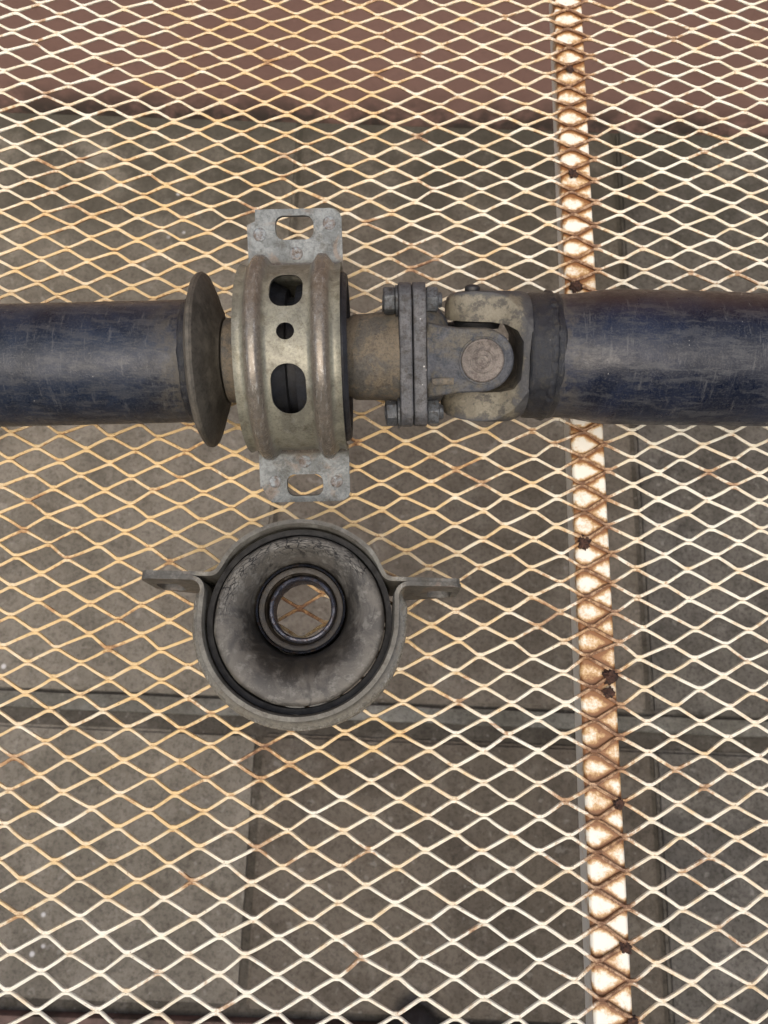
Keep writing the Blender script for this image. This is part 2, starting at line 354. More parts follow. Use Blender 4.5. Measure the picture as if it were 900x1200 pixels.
def build_strands(i0, i1, k0, k1, spu=10):
    V, F, ST, RU, base = [], [], [], [], 0
    sec = np.array([(-.5, -.38), (-.42, -.5), (.42, -.5), (.5, -.38), (.5, .34), (.40, .5), (-.40, .5), (-.5, .34)])
    wh = WS/(BB*U)/2
    NX = np.arange(i0, i1+1); NJ = {kk: RNG.normal(0, .028, len(NX)) for kk in range(k0, k1+2)}; NY = {kk: RNG.normal(0, .03, len(NX)) for kk in range(k0, k1+2)}
    for k in range(k0, k1):
        x = np.arange(i0*spu, i1*spu+1)/spu
        ph = (x-k) % 2.0                     # 0 at a node of row k, 1 at a node of row k+1
        d = np.abs(ph-np.round(ph/2)*2); d = np.where(ph > 1, 2-ph, ph)    # distance from the top node 0..1
        q = (d-0.10)/0.80; e = 0.07                      # straight legs with short rounded knees
        def sp(v): return np.where(v > e, v, np.where(v < -e, 0, (v+e)**2/(4*e)))
        s = np.clip(sp(q)-sp(q-1), 0, 1)
        w2 = wh*0.82
        yy = k+w2+s*(1-2*w2)
        jx = lambda kk: np.interp(x, NX, NJ[kk])
        xx = x+(rowshift[k]+jx(k))*(1-s)+(rowshift[k+1]+jx(k+1))*s
        yy = yy+np.interp(x, NX, NY[k])*(1-s)+np.interp(x, NX, NY[k+1])*s
        P = lattice(xx, yy)
        z = (s-.5)*WS*0.42+np.interp(x, x[::spu], RNG.normal(0, .00022, len(x[::spu])))
        C3 = np.c_[P, z]
        T = np.gradient(C3, axis=0); T /= np.linalg.norm(T, axis=1)[:, None]
        up = np.stack([RNG.normal(0, .02, len(x)), -0.36-0.22*np.cos(np.pi*d), np.full(len(x), .93)], -1); Bn = np.cross(up, T); Bn /= np.linalg.norm(Bn, axis=1)[:, None]
        N = np.cross(T, Bn)
        wv = WS*(1+np.interp(x, x[::spu], RNG.normal(0, .07, len(x[::spu])))+0.16*np.clip(1-np.minimum(d, 1-d)/.11, 0, 1))
        ring = C3[:, None]+Bn[:, None]*(sec[:, 0]*1.0)[None, :, None]*wv[:, None, None]+N[:, None]*(sec[:, 1]*TS)[None, :, None]
        V.append(ring.reshape(-1, 3)); n = len(x)
        a = np.arange(n-1)[:, None]*8; b = np.arange(8)[None]; c = (b+1) % 8
        F.append((np.stack([a+b, a+c, a+8+c, a+8+b], -1)+base).reshape(-1, 4)); base += n*8
        D2 = ((P[:, None]-SP[None])**2).sum(-1); w = 1/(D2+0.0004)**1.6; st = (w*SV).sum(1)/w.sum(1); st = st+np.interp(x, x[::spu//2], RNG.normal(0, .12, len(x[::spu//2])))
        db = np.abs(P[:, 0]-BX-0.001); bar = np.clip(1-(db-0.008)/0.016, 0, 1)
        D3 = ((P[:, None]-RP[None])**2).sum(-1); ru = (RV*np.exp(-D3/(2*RS**2))).max(1)  # rust patches, with the shade painted in the bore
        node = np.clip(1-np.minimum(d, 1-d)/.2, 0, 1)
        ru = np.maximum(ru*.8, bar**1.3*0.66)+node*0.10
        edge = np.array([1, .35, 0, 0, 0, 0, .42, .9])      # browner along the edge turned to -Y
        eg = np.interp(x, x[::spu//2], RNG.uniform(.08, .75, len(x[::spu//2])))
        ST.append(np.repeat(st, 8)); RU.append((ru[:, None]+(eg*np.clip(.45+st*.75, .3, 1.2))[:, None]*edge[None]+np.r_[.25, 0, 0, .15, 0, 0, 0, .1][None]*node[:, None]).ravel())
    V = np.concatenate(V); F = np.concatenate(F)
    me = bpy.data.meshes.new('strands'); me.vertices.add(len(V)); me.vertices.foreach_set('co', V.ravel())
    me.loops.add(F.size); me.loops.foreach_set('vertex_index', F.ravel().astype(np.int32))
    me.polygons.add(len(F)); me.polygons.foreach_set('loop_start', (np.arange(len(F))*4).astype(np.int32)); me.polygons.foreach_set('loop_total', np.full(len(F), 4, np.int32))
    me.update(calc_edges=True); me.validate()
    for nme, arr in (('stain_glare', np.concatenate(ST)), ('rust', np.concatenate(RU))):
        at = me.attributes.new(nme, 'FLOAT', 'POINT'); at.data.foreach_set('value', arr.astype(np.float32))
    return me
def mesh_paint():
    m = NB('mesh_paint'); st, ru = m.attr('stain_glare'), m.attr('rust')
    a = m.noise(35, 5, 0.6); b = m.noise(260, 6, 0.7); c = m.noise(900, 4, 0.7)
    s = m.math('ADD', st, m.math('MULTIPLY', m.math('SUBTRACT', a, 0.5), 0.9)); s = m.math('ADD', s, m.math('MULTIPLY', m.math('SUBTRACT', b, 0.5), 0.6))
    col = m.mix(m.ramp(s, 0.02, 0.95), (0.79, 0.765, 0.655), (0.70, 0.51, 0.26))
    col = m.mix(m.ramp(m.noise(140, 5, 0.7), 0.56, 0.72, 0, 0.6), col, (0.46, 0.27, 0.11))
    r = m.math('ADD', ru, m.math('MULTIPLY', m.math('SUBTRACT', b, 0.5), 1.5)); r = m.math('ADD', r, m.math('MULTIPLY', m.math('SUBTRACT', c, 0.5), 0.5))
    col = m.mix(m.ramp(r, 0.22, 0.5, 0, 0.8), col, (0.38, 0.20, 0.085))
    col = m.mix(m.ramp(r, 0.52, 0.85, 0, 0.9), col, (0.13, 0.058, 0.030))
    pit = m.math('MULTIPLY', m.ramp(m.vor(420), 0.10, 0.22, 1, 0), m.ramp(m.noise(95, 4, 0.7), 0.53, 0.6))
    col = m.mix(m.math('MULTIPLY', pit, 0.85), col, (0.16, 0.08, 0.04))
    return m.done(col, 0.5, 0, m.math('ADD', b, m.math('MULTIPLY', c, 1.5)), 0.6, 0.0005, 0.35)
M_mesh = mesh_paint()
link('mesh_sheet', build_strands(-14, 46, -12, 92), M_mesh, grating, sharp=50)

# support bar under the mesh, with rust stains following the strands
def bar_mesh():
    nx, ny = 24, 1300
    xs = np.linspace(-BW/2, BW/2, nx)+BX; ys = np.linspace(-0.56, 0.50, ny)
    X, Y = np.meshgrid(xs, ys, indexing='ij')
    # invert the lattice roughly (it is close to affine) to find the distance to the nearest strand
    I = X/U+16; J = -Y/(BB*U)+34
    for _ in range(6):
        P = lattice(I, J); I = I+(X-P[..., 0])/U; J = J-(Y-P[..., 1])/(BB*U)
    k = np.floor(J); best = np.full(X.shape, 9.)
    for kk in (k-1, k, k+1):
        ph = (I-kk) % 2.0; d = np.where(ph > 1, 2-ph, ph); s = np.clip((d-.14)/.72, 0, 1)
        best = np.minimum(best, np.abs(J-(kk+.13+s*.74))*0.86)
    dist = best*BB*U
    rust = np.exp(-(dist/0.0028)**1.6)*1.1
    slow = np.interp(Y, np.linspace(-0.56, 0.5, 40), RNG.uniform(-.12, .25, 40))
    for px, py, v in ((690, 740, .25), (705, 800, .45), (715, 880, .45), (722, 930, .35), (730, 1000, .1), (684, 636, .3), (675, 335, .3), (672, 205, .25), (668, 82, .35), (712, 830, .4)):
        p = photo_pt(px, py); slow = slow+v*np.exp(-((Y-p[1])/.022)**2)
    rust = rust+slow*0.62+0.10+np.exp(-((X-BX-BW/2)/.0015)**2)*.12
    r = 0.0022; edge = np.minimum(X-(BX-BW/2), BX+BW/2-X); Z = BTOP-np.where(edge < r, r-np.sqrt(np.maximum(r*r-(r-edge)**2, 0)), 0)
    V = np.stack([X, Y, Z], -1).reshape(-1, 3); V = list(map(tuple, V)); F = []
    for i in range(nx-1):
        for j in range(ny-1): F.append((i*ny+j, i*ny+j+1, (i+1)*ny+j+1, (i+1)*ny+j))
    b = len(V); y0, y1 = ys[0], ys[-1]; zb = BTOP-0.020
    V += [(xs[0], y0, zb), (xs[-1], y0, zb), (xs[-1], y1, zb), (xs[0], y1, zb)]
    F += [(0, ny-1, b+3, b), ((nx-1)*ny, b+1, b+2, nx*ny-1), (b, b+3, b+2, b+1)]
    F += [[i*ny for i in range(nx)]+[b+1, b], [i*ny+ny-1 for i in range(nx)]+[b+2, b+3]]
    me = mesh_from(V, F); at = me.attributes.new('rust', 'FLOAT', 'POINT')
    at.data.foreach_set('value', np.concatenate([rust.ravel(), np.zeros(4)]).astype(np.float32)); return me
def bar_paint():
    m = NB('bar_paint'); ru = m.attr('rust'); a = m.noise(60, 6, 0.7); b = m.noise(300, 6, 0.75)
    r = m.math('ADD', ru, m.math('MULTIPLY', m.math('SUBTRACT', a, 0.5), 1.5)); r = m.math('ADD', r, m.math('MULTIPLY', m.math('SUBTRACT', b, 0.5), 1.4))
    col = m.mix(m.ramp(r, 0.22, 0.7), (0.80, 0.78, 0.70), (0.60, 0.40, 0.19))
    col = m.mix(m.ramp(r, 0.5, 1.0), col, (0.24, 0.11, 0.045))
    col = m.mix(m.ramp(b, 0.68, 0.74, 0, 0.6), col, (0.2, 0.1, 0.05))
    return m.done(col, 0.45, 0, b, 0.25, 0.0005, 0.4)
link('support_bar', bar_mesh(), bar_paint(), grating, sharp=50)
M_rust = grime('weld_rust', (0.05, 0.025, 0.018), (0.11, 0.05, 0.03), (0.03, 0.018, 0.016), 150, 500, (0.6, 0.85), bstr=0.8, bdist=0.001)
for n, (px, py, s) in enumerate([(668, 82, .8), (672, 204, .9), (675, 336, 1.25), (684, 636, 1.2), (715, 793, 1.25), (713, 812, .9), (725, 942, .9), (733, 1110, .9), (741, 1196, .8), (660, -20, .8)]):
    bm = bmesh.new(); bmesh.ops.create_icosphere(bm, subdivisions=4, radius=0.0040*s)
    from mathutils import noise as NZ
    for v in bm.verts:
        q = v.co.copy(); v.co *= 0.85+0.45*NZ.noise(q*350+Vector((n*3.1, 0, 0)))+0.35*NZ.noise(q*900+Vector((0, n*3.1, 0)))+0.3*NZ.noise(q*2300); v.co.z *= 0.5
    me = bpy.data.meshes.new('w'); bm.to_mesh(me); bm.free()
    p = photo_pt(px, py, 0.0)
    tf(me, Matrix.Translation((p[0], p[1], 0.0006))); link('weld_spot', me, M_rust, grating, sharp=180)

# ------------------------------------------------------------------ bracket builder (local: a along X, u along Y, v along Z; mm)
def fillet_path(pts, arcs):
    out = []
    for i, p in enumerate(pts):
        r = arcs.get(i)
        if not r: out.append(np.array(p, float)); continue
        p0, p1, p2 = map(lambda q: np.array(q, float), (pts[i-1], p, pts[i+1]))
        d1 = (p0-p1)/np.linalg.norm(p0-p1); d2 = (p2-p1)/np.linalg.norm(p2-p1)
        ang = math.acos(np.clip(d1@d2, -1, 1)); L = r/math.tan(ang/2)
        c = p1+(d1+d2)/np.linalg.norm(d1+d2)*r/math.sin(ang/2)
        a, b = p1+d1*L-c, p1+d2*L-c; a0 = math.atan2(a[1], a[0]); a1 = math.atan2(b[1], b[0])
        da = (a1-a0+math.pi) % (2*math.pi)-math.pi
        for t in np.linspace(0, 1, 9): out.append(c+r*np.array([math.cos(a0+da*t), math.sin(a0+da*t)]))
    return out
def resample(path, step):
    P = np.array(path); L = np.r_[0, np.cumsum(np.linalg.norm(np.diff(P, axis=0), axis=1))]
    n = int(L[-1]/step)+1; t = np.linspace(0, L[-1], n)
    return np.c_[np.interp(t, L, P[:, 0]), np.interp(t, L, P[:, 1])]
RB = 53.5; EARV = -20.0
def ridge_h(a, amp=6.2):
    h = np.zeros_like(a)
    for c in (-18.6, 18.6):
        x = np.clip(1-np.abs(a-c)/7.4, 0, 1); h += amp*(0.5-0.5*np.cos(np.pi*np.clip(x*1.25, 0, 1)))
    return h
def sheet(path, halfw, thick, amp, fade, lip=1.0):
    P = resample(path, 1.6); A = np.unique(np.r_[np.linspace(-halfw, halfw, 61)])
    T = np.gradient(P, axis=0); T /= np.linalg.norm(T, axis=1)[:, None]; N = np.c_[T[:, 1], -T[:, 0]]
    f = fade(P)
    H = ridge_h(A, amp)[None, :]*f[:, None]+lip*np.clip((np.abs(A)-halfw+4)/4, 0, 1)[None]**2*f[:, None]*1.2
    out = P[:, None]+N[:, None]*H[..., None]; inn = out-N[:, None]*thick
    m, n = H.shape
    def pack(Q): return np.concatenate([np.broadcast_to(A[None, :, None], (m, n, 1)), Q], -1).reshape(-1, 3)/1000
    V = np.r_[pack(out), pack(inn)]; F = []; o = m*n
    for i in range(m-1):
        for j in range(n-1):
            a, b, c, d = i*n+j, i*n+j+1, (i+1)*n+j+1, (i+1)*n+j
            F.append((a, b, c, d)); F.append((a+o, d+o, c+o, b+o))
        F.append((i*n, (i+1)*n, (i+1)*n+o, i*n+o)); F.append((i*n+n-1, i*n+n-1+o, (i+1)*n+n-1+o, (i+1)*n+n-1))
    for j in range(n-1):
        F.append((j, j+o, j+1+o, j+1)); e = (m-1)*n+j; F.append((e, e+1, e+1+o, e+o))
    return mesh_from(V, F)
def bracket_meshes(windows=True):
    # deep U strap: ear, round corner, side, crown, side, corner, ear   (path runs from +u to -u so that the normal points outwards)
    R = RB+2.5
    top = [(R*math.cos(t), R*math.sin(t)) for t in np.linspace(0, math.pi, 60)]
    pts = [(93, EARV), (R, EARV)]+top+[(-R, EARV), (-93, EARV)]
    path = fillet_path(pts, {1: 7, len(pts)-2: 7})
    def fade(P):
        return np.sqrt(np.clip((P[:, 1]-(EARV+0.5))/11, 0, 1))*np.clip((R+4-np.abs(P[:, 0]))/4, 0, 1)
    u = sheet(path, 29.8, 2.5, 6.2, fade)
    cut = []
    for s in (1, -1):
        rr = rrect(-12, 12, 74.5, 89, 5.2); cut.append(extrude([(a, s*b) for a, b in rr], EARV-12, EARV+4, 'au'))
        cut.append(extrude([(-40, s*84), (-29.2, s*84), (-24.5, s*86) if s > 0 else (-29.2, s*82), (-24, s*99) if s > 0 else (-19, s*99), (-40, s*99)], EARV-12, EARV+4, 'au'))
        cut.append(extrude([(29.9, s*87), (28.6, s*90.3), (25.8, s*92.3), (22, s*93.1), (22, s*99), (40, s*99), (40, s*87)], EARV-12, EARV+4, 'au'))
    wc = []
    if windows:
        wc.append(extrude(rrect(-9.8, 9.0, 27.8, 46.5, 7), 10, 70, 'au'))
        wc.append(extrude([(5.0*math.cos(t)-0.5, 14+4.7*math.sin(t)) for t in np.linspace(0, 2*math.pi, 28, endpoint=False)], 10, 70, 'au'))
        wc.append(extrude(rrect(-9.8, 9.8, -31.5, -3.5, 9.4, 9), 10, 70, 'au'))
    u = boolean(u, cut+wc)
    # lower strap: ear plates doubled, with the shallow arc that closes the circle; cut the same way
    t0 = math.asin((-EARV+5.0)/R); a0 = -t0
    arc = [(R*math.cos(t), R*math.sin(t)) for t in np.linspace(a0, -math.pi-a0, 50)]
    pts = [(92, EARV-5.0)]+arc+[(-92, EARV-5.0)]
    path2 = fillet_path(pts, {1: 4, len(pts)-2: 4})
    def fade2(P): return np.clip((-P[:, 1]-30)/10, 0, 1)
    l = sheet(path2[::-1], 29.0, 2.4, 3.2, fade2, 1.5)
    l = boolean(l, cut[:2]+cut[2:])
    return u, l
def masks(me, M):
    inv = M.inverted(); n = len(me.vertices); r, e, li = np.zeros(n), np.zeros(n), np.zeros(n)
    for i, v in enumerate(me.vertices):
        p = inv@v.co*1000; rad = math.hypot(p.y, p.z)
        e[i] = min(max((abs(p.y)-58)/5, 0), 1) if p.z < EARV+9 else 0
        if e[i] < .5: r[i] = min(max((rad-RB-2.9)/4.6, 0), 1)
    for nme, arr in (('ridge', r), ('ear', e), ('lip', li)):
        at = me.attributes.new(nme, 'FLOAT', 'POINT'); at.data.foreach_set('value', arr.astype(np.float32))
    return me
UPPER, LOWER = bracket_meshes()

# ------------------------------------------------------------------ the driveshaft
OX, OY, OZ = -0.0370, 0.0102, 0.0605
ROLL = 25.0
shaft = bpy.data.objects.new('driveshaft', None); COL.objects.link(shaft); shaft.location = (OX, OY, OZ)
tag(shaft, 'two piece black driveshaft with bearing bracket and universal joint across the mesh', 'driveshaft')
ML = Matrix.Rotation(R_(3.1), 4, 'Z')@Matrix.Rotation(R_(ROLL), 4, 'X')
JX = 110.9/1000
J = ML@Vector((JX, 0, 0))
MY = Matrix.Rotation(R_(3.1), 4, 'Z')@Matrix.Rotation(R_(32), 4, 'X')
MR = Matrix.Translation(J)@Matrix.Rotation(R_(0.3), 4, 'Z')@Matrix.Rotation(R_(32), 4, 'X')
def part(name, me, m, M=ML, parent=None, sharp=35, label=None, bake=True):
    if bake: o = link(name, tf(me, M), m, parent or shaft, sharp)
    else: o = link(name, me, m, parent or shaft, sharp); o.matrix_local = M
    if label: o['label'] = label
    return o
# left tube
pr = [(-330, 0.5), (-330, 37.0), (-78, 37.2), (-76.5, 37.3), (-74, 37.0), (-72, 35.5)]
n = 90
def longtube(x0, x1, rf, n=120, inner=3):
    prof = [(x, rf(x)) for x in np.linspace(x0, x1, n)]; return prof+[(x1, rf(x1)-inner), (x0, rf(x0)-inner)]
part('tube', displace(lathe(longtube(-330, -63, lambda x: 37.3), 96), 0.0002, 60), M_tubeL, label='black tube coming in from the left with a bluish sheen')
part('weld_seam', displace(lathe([(-65.5, 36), (-65, 37.6), (-63.5, 38.5), (-61.5, 38.6), (-59.8, 38.2), (-58.5, 34), (-65.5, 34)], 120), 0.0010, 200), M_weld, sharp=180)
fl = [(-60, 30), (-60.5, 37.5), (-59.5, 39.5), (-58.8, 44), (-58.2, 49), (-57.2, 51.4), (-56.0, 52.8), (-54.4, 53.2), (-53.0, 52.2), (-52.0, 50.0), (-50.8, 46.6), (-49.9, 44.6),
      (-49.1, 41.4), (-47.8, 38.2), (-46.9, 36.4), (-46.0, 33), (-44.8, 29.5), (-43.9, 27.2), (-43.2, 26.3), (-43, 20), (-58, 20)]
part('dust_flange', displace(lathe(fl, 140), 0.00035, 60), M_flange, sharp=28, label='dark dished dust cover on the end of the left tube')
part('seal_ring', lathe([(-42.2, 20), (-42.2, 25.2), (-41.5, 25.8), (-33, 25.8), (-32, 25), (-30, 30), (-28, 30), (-28, 20)], 90), M_hub)
part('shaft_neck', lathe([(-45, 12), (-45, 22), (20, 22), (20, 12)], 60), M_black)
br = part('bearing_bracket', masks(tf(UPPER.copy(), ML), ML), M_brk, Matrix.Identity(4), sharp=40, label='greenish zinc strap with two ridges, three openings and slotted ears')
part('lower_strap', masks(tf(LOWER.copy(), ML), ML), M_brk, Matrix.Identity(4), br, sharp=40)
# spot welds on the ears
def dimple(a, u, v=EARV, r=4.3):
    p = [(0, 0.2)]+[(0.75*math.cos(t*math.pi/2)+0.0, r*math.sin(t*math.pi/2)) for t in (0.35, .55, .75, .9, 1.0)]
    me = lathe_open([(0.15, 0.4), (0.1, r*0.35), (0.5, r*0.55), (0.55, r*0.75), (0.3, r*.92), (-0.3, r)], 28)
    return tf(me, Matrix.Translation((a/1000, u/1000, v/1000))@Matrix.Rotation(R_(-90), 4, 'Y'))
M_spot = grime('spot_weld', (0.17, 0.15, 0.14), (0.24, 0.27, 0.29), (0.13, 0.10, 0.08), 120, 300, (0.45, 0.65), metal=0.4)
for a, u in ((0.5, 66), (-22, 78), (22, 84), (0.5, -66), (-20, -79), (21, -80)): part('spot_weld', dimple(a, u), M_spot, parent=br)
# rubber and bearing inside the bracket
part('rubber_cushion', lathe([(-27, 27), (-27, 50), (-20, 51.5), (-12, 47), (-3, 42), (-2.4, 37), (2.4, 37), (3, 44), (12, 47), (20, 51.8), (30.8, 51.5), (33, 49.5), (33, 44), (28, 40), (26, 27)], 96), M_rubber, label='dark rubber ring showing at the right edge of the bracket')
hb = [(20, 14), (20, 22), (33, 24), (36, 26.0), (44, 26.4), (52, 26.8), (57, 27.4), (60, 29.2), (63, 30), (63, 14)]
part('companion_hub', displace(lathe(hb, 80), 0.0006, 90), M_hub, label='dusty tan round hub between bracket and bolted flange')
# flange plates, four bolts
def plate(a0, a1): 
    hh = 42.3; p = []
    oc = rrect(-hh, hh, -31, 31, 11, 6)
    return displace(bevel(extrude(oc, a0, a1, 'uv'), 0.0012, 3), 0.0003, 300)
part('flange_plate', plate(63, 70.6), M_plate)
part('flange_plate', plate(71.2, 79), M_plate)
for su in (1, -1):
    for sv in (1, -1):
        u, v = su*33.0-1, sv*18.0
        T = ML@Matrix.Translation((0, u/1000, v/1000))
        b = part('bolt', displace(bevel(hexa(8.0, 54.4, 61.3, 1.0, 12*su), 0.0003), 0.0003, 400), M_bolt, T)
        part('washer', bevel(lathe_open([(61.4, 9.2), (62.9, 9.2)], 28), 0.0003), M_bolt, T, b)
        part('nut', displace(bevel(hexa(7.9, 79.2, 86.6, 1.0, 25), 0.0003), 0.0003, 400), M_bolt, T, b)
        part('shank', lathe_open([(54, 4.0), (55, 4.6), (88.0, 4.6), (89.0, 4.0)], 20), M_bolt, T, b)
# flange yoke
C0 = 110.9
ear = [(79, 22), (88, 20), (97, 18.6), (C0, 18.3)]
ear += [(C0+18.3*math.sin(t), 18.3*math.cos(t)) for t in np.linspace(0.1, math.pi-0.1, 22)]
ear += [(C0, -18.3), (97, -18.6), (88, -20), (79, -22)]
hubp = displace(bevel(lathe([(79, 5), (79, 33), (84, 31.5), (89, 28), (93, 22), (93, 5)], 60), 0.0008), 0.0003, 200)
def lug(s):
    e = extrude(ear, *(sorted((s*25, s*35))), 'au')
    e = bevel(e, 0.0016, 3)
    for v in e.vertices:                      # the ear leans in towards the flange
        a = v.co.x*1000
        if a < 97: v.co.z -= s*0.0022*((97-a)/18)**2*3
    return e
fy = part('flange_yoke', displace(join([lug(1), lug(-1), hubp]), 0.0003, 160), M_lug, MY, label='grey forged yoke with a rounded end around the bearing cap')
part('raised_rib', bevel(box(.0815, .0945, -.0137, -.0095, .0325, .0349), 0.0008, 2), M_hub, MY, parent=fy)
# spider and its caps
spd = []
for rot in (0, 90):
    m_ = lathe_open([(-24, 9.5), (24, 9.5)], 32); spd.append(tf(m_, Matrix.Translation((C0/1000, 0, 0))@Matrix.Rotation(R_(90), 4, 'Z' if rot else 'Y')))
c_ = bpy.data.meshes.new('c'); bm = bmesh.new(); bmesh.ops.create_icosphere(bm, subdivisions=3, radius=0.0125); bmesh.ops.translate(bm, verts=bm.verts, vec=(C0/1000, 0, 0)); bm.to_mesh(c_); bm.free()
sp = part('spider', join(spd+[c_]), M_black, MY)
def cap_mesh(): 
    p = [(-9, 4), (-9, 12.6), (0, 12.6), (0.9, 12.2), (1.2, 11.5), (0.75, 10.0), (0.55, 7.4), (0.9, 7.0), (0.9, 6.2), (0.5, 5.8), (0.4, 4.6), (0.75, 4.1), (0.75, 3.4), (0.3, 3.0), (0.25, 0.3)]
    return lathe_open(p, 56)
for s in (1, -1):
    part('bearing_cap', tf(cap_mesh(), Matrix.Translation((C0/1000, 0, s*.0349))@Matrix.Rotation(R_(-90*s), 4, 'Y')), M_cap, MY, parent=fy)
    part('snap_ring', tf(lathe([(-0.2, 12.7), (0.4, 12.7), (0.5, 13.7), (-0.2, 13.9)], 56), Matrix.Translation((C0/1000, 0, s*.0352))@Matrix.Rotation(R_(-90*s), 4, 'Y')), M_lug, MY, parent=fy)
for s in (1, -1):
    part('bearing_cap', tf(cap_mesh(), Matrix.Translation((0, s*.036, 0))@Matrix.Rotation(R_(90*s), 4, 'Z')), M_lug, MR)
    part('seal', tf(lathe([(0, 5), (0, 13.5), (3.6, 14.5), (4.2, 13), (4.2, 5)], 48), Matrix.Translation((0, s*.0165, 0))@Matrix.Rotation(R_(90*s), 4, 'Z')), M_black, MR)
part('seal', tf(lathe([(0, 5), (0, 13), (3.6, 14), (4.2, 12.5), (4.2, 5)], 48), Matrix.Translation((C0/1000, 0, .0195))@Matrix.Rotation(R_(-90), 4, 'Y')), M_black, MY)
part('grease_nipple', join([lathe_open([(8, 3.4), (15, 3.4), (15, 2.4), (18.5, 2.4), (19.6, 1.2)], 14)]), M_brass, MR@Matrix.Translation((0, -.0035, .004)), sp)
part('cross_body', tf(displace(lathe_open([(-13, 11), (-9, 14), (10, 13.5), (14, 10)], 30), 0.002, 150), Matrix.Identity(4)), M_brass, MR@Matrix.Translation((0.0015, -.001, .004)), sp)
part('retaining_clip', bevel(lathe_open([(0, 4.6), (3.2, 4.6), (4.4, 3.2), (4.7, 0.5)], 20), 0.0003), M_black, MR@Matrix.Translation((-.004, .0375, .003))@Matrix.Rotation(R_(90), 4, 'Z'), label='small black stud on top of the yoke arm')
def yoke_mat():
    m = NB('yoke_forging'); a = m.noise(50, 7, 0.7, dist=0.8); b = m.noise(140, 8, 0.75); d = m.noise(700, 4, 0.7)
    col = m.mix(m.ramp(a, 0.36, 0.62), (0.140, 0.124, 0.090), (0.22, 0.20, 0.15))
    col = m.mix(m.ramp(b, 0.47, 0.60, 0, 0.8), col, (0.055, 0.052, 0.048))
    k = m.math('ADD', m.math('MULTIPLY', m.math('SUBTRACT', b, 0.5), 0.012), m.math('ABSOLUTE', m.sep(1)))
    dk = m.math('MAXIMUM', m.ramp(k, 0.034, 0.0375), m.ramp(m.math('ADD', m.sep(0), m.math('MULTIPLY', m.math('SUBTRACT', b, .5), 0.02)), 0.021, 0.026))
    col = m.mix(dk, col, m.mix(m.ramp(b, 0.4, 0.65), (0.035, 0.037, 0.043), (0.085, 0.085, 0.085)))
    col = m.mix(m.ramp(d, 0.35, 0.75, 0, 0.4), col, m.mix(1.0, col, (0.4, 0.4, 0.4), 'MULTIPLY'))
    return m.done(col, m.ramp(b, .3, .7, .45, .7), 0, m.math('ADD', b, m.math('MULTIPLY', d, .6)), 0.6, 0.001)
# tube yoke: C-shaped forging cut to a lobed side profile
outer = [(-19.5, 23), (-19.8, 30), (-18.5, 34), (-15, 36.5), (-8, 38), (4, 38.8), (26, 38.6), (44, 38.0), (44, -38.0), (26, -38.6), (4, -38.2), (-8, -37.5), (-17, -36), (-20.5, -33), (-21.5, -28), (-20.5, -23.5)]
inner = [(-18, -20), (6, -20.5), (14, -19.5), (21, -17), (24.6, -11), (25, 0), (24.6, 11), (21, 17), (15, 20), (6, 21), (-17.5, 21)]
Cm = extrude(outer+inner, -40, 40, 'au')
side = [(20*math.cos(t), 20*math.sin(t)) for t in np.linspace(math.pi/2, 1.5*math.pi, 24)]
side = side+[(6, -20.3), (13, -23), (20, -28.5), (27, -32.5), (34, -34), (45, -36), (45, 36), (34, 34), (27, 32.5), (20, 28.5), (13, 23), (6, 20.3)]
Y1 = boolean(Cm, [extrude(side, -50, 50, 'av'), lathe_open([(-40, 43), (12, 43), (20, 41.5), (26, 39), (30, 37), (46, 36.6)], 90)], 'INTERSECT')
Y1 = boolean(Y1, [], 'DIFFERENCE') if False else Y1
try: Y1 = bevel(Y1, 0.0022, 3, 40)
except Exception as e: print('bevel', e)
part('tube_yoke', Y1, yoke_mat(), MR, sharp=60, bake=False, label='tan grey C shaped yoke welded to the right tube')
part('weld_seam', displace(lathe([(28.5, 33), (29, 36.8), (31, 38.0), (34, 38.3), (38, 38.1), (40, 38.9), (42.5, 38.7), (45, 37.7), (47, 38.2), (49, 37.4), (49.5, 33)], 180), 0.0007, 90, 3), M_weld, MR, sharp=180)
part('weld_bead', displace(lathe([(39, 37), (39.6, 38.6), (41, 39.5), (43, 39.5), (44.4, 38.6), (45, 37)], 220), 0.0009, 330, 9), M_weld, MR, sharp=180)
def rr_(x): 
    t = min(max((x-52)/34, 0), 1); t = t*t*(3-2*t); return 37.6+3.6*t-min(max((x-110)/100, 0), 1)*1.0
part('tube', displace(lathe(longtube(47.5, 330, rr_, 160), 110), 0.0003, 50), M_tubeR, MR, label='black tube leaving to the right, swelling beyond the weld')

# ------------------------------------------------------------------ the loose centre bearing
loose = bpy.data.objects.new('center_bearing', None); COL.objects.link(loose); loose.location = (-0.0272, -0.1500, 0.0012+0.0300)
tag(loose, 'loose round centre bearing with cracked rubber and two ears lying flat on the mesh', 'shaft bearing')
# a -> +Z, u -> X, v -> -Y
MC = Matrix(((0, 1, 0, 0), (0, 0, -1, 0), (-1, 0, 0, 0), (0, 0, 0, 1)))
MC = Matrix(((0, -1, 0, 0), (0, 0, -1, 0), (1, 0, 0, 0), (0, 0, 0, 1)))
assert MC.determinant() > 0
def tapered(me):
    return boolean(me, [extrude([(-32, s*57.5), (-29, s*60), (-17, s*80), (-9, s*95), (-32, s*95)], EARV-12, EARV+5, 'au') for s in (1, -1)])
u2 = part('bracket', masks(tf(tapered(UPPER.copy()), MC), MC), M_brk2, Matrix.Identity(4), loose, sharp=40, label='deep grey strap with folded ears around the lower side')
part('upper_strap', masks(tf(tapered(LOWER.copy()), MC), MC), M_brk2, Matrix.Identity(4), loose, sharp=40, label='thin dark strap closing the circle at the top')

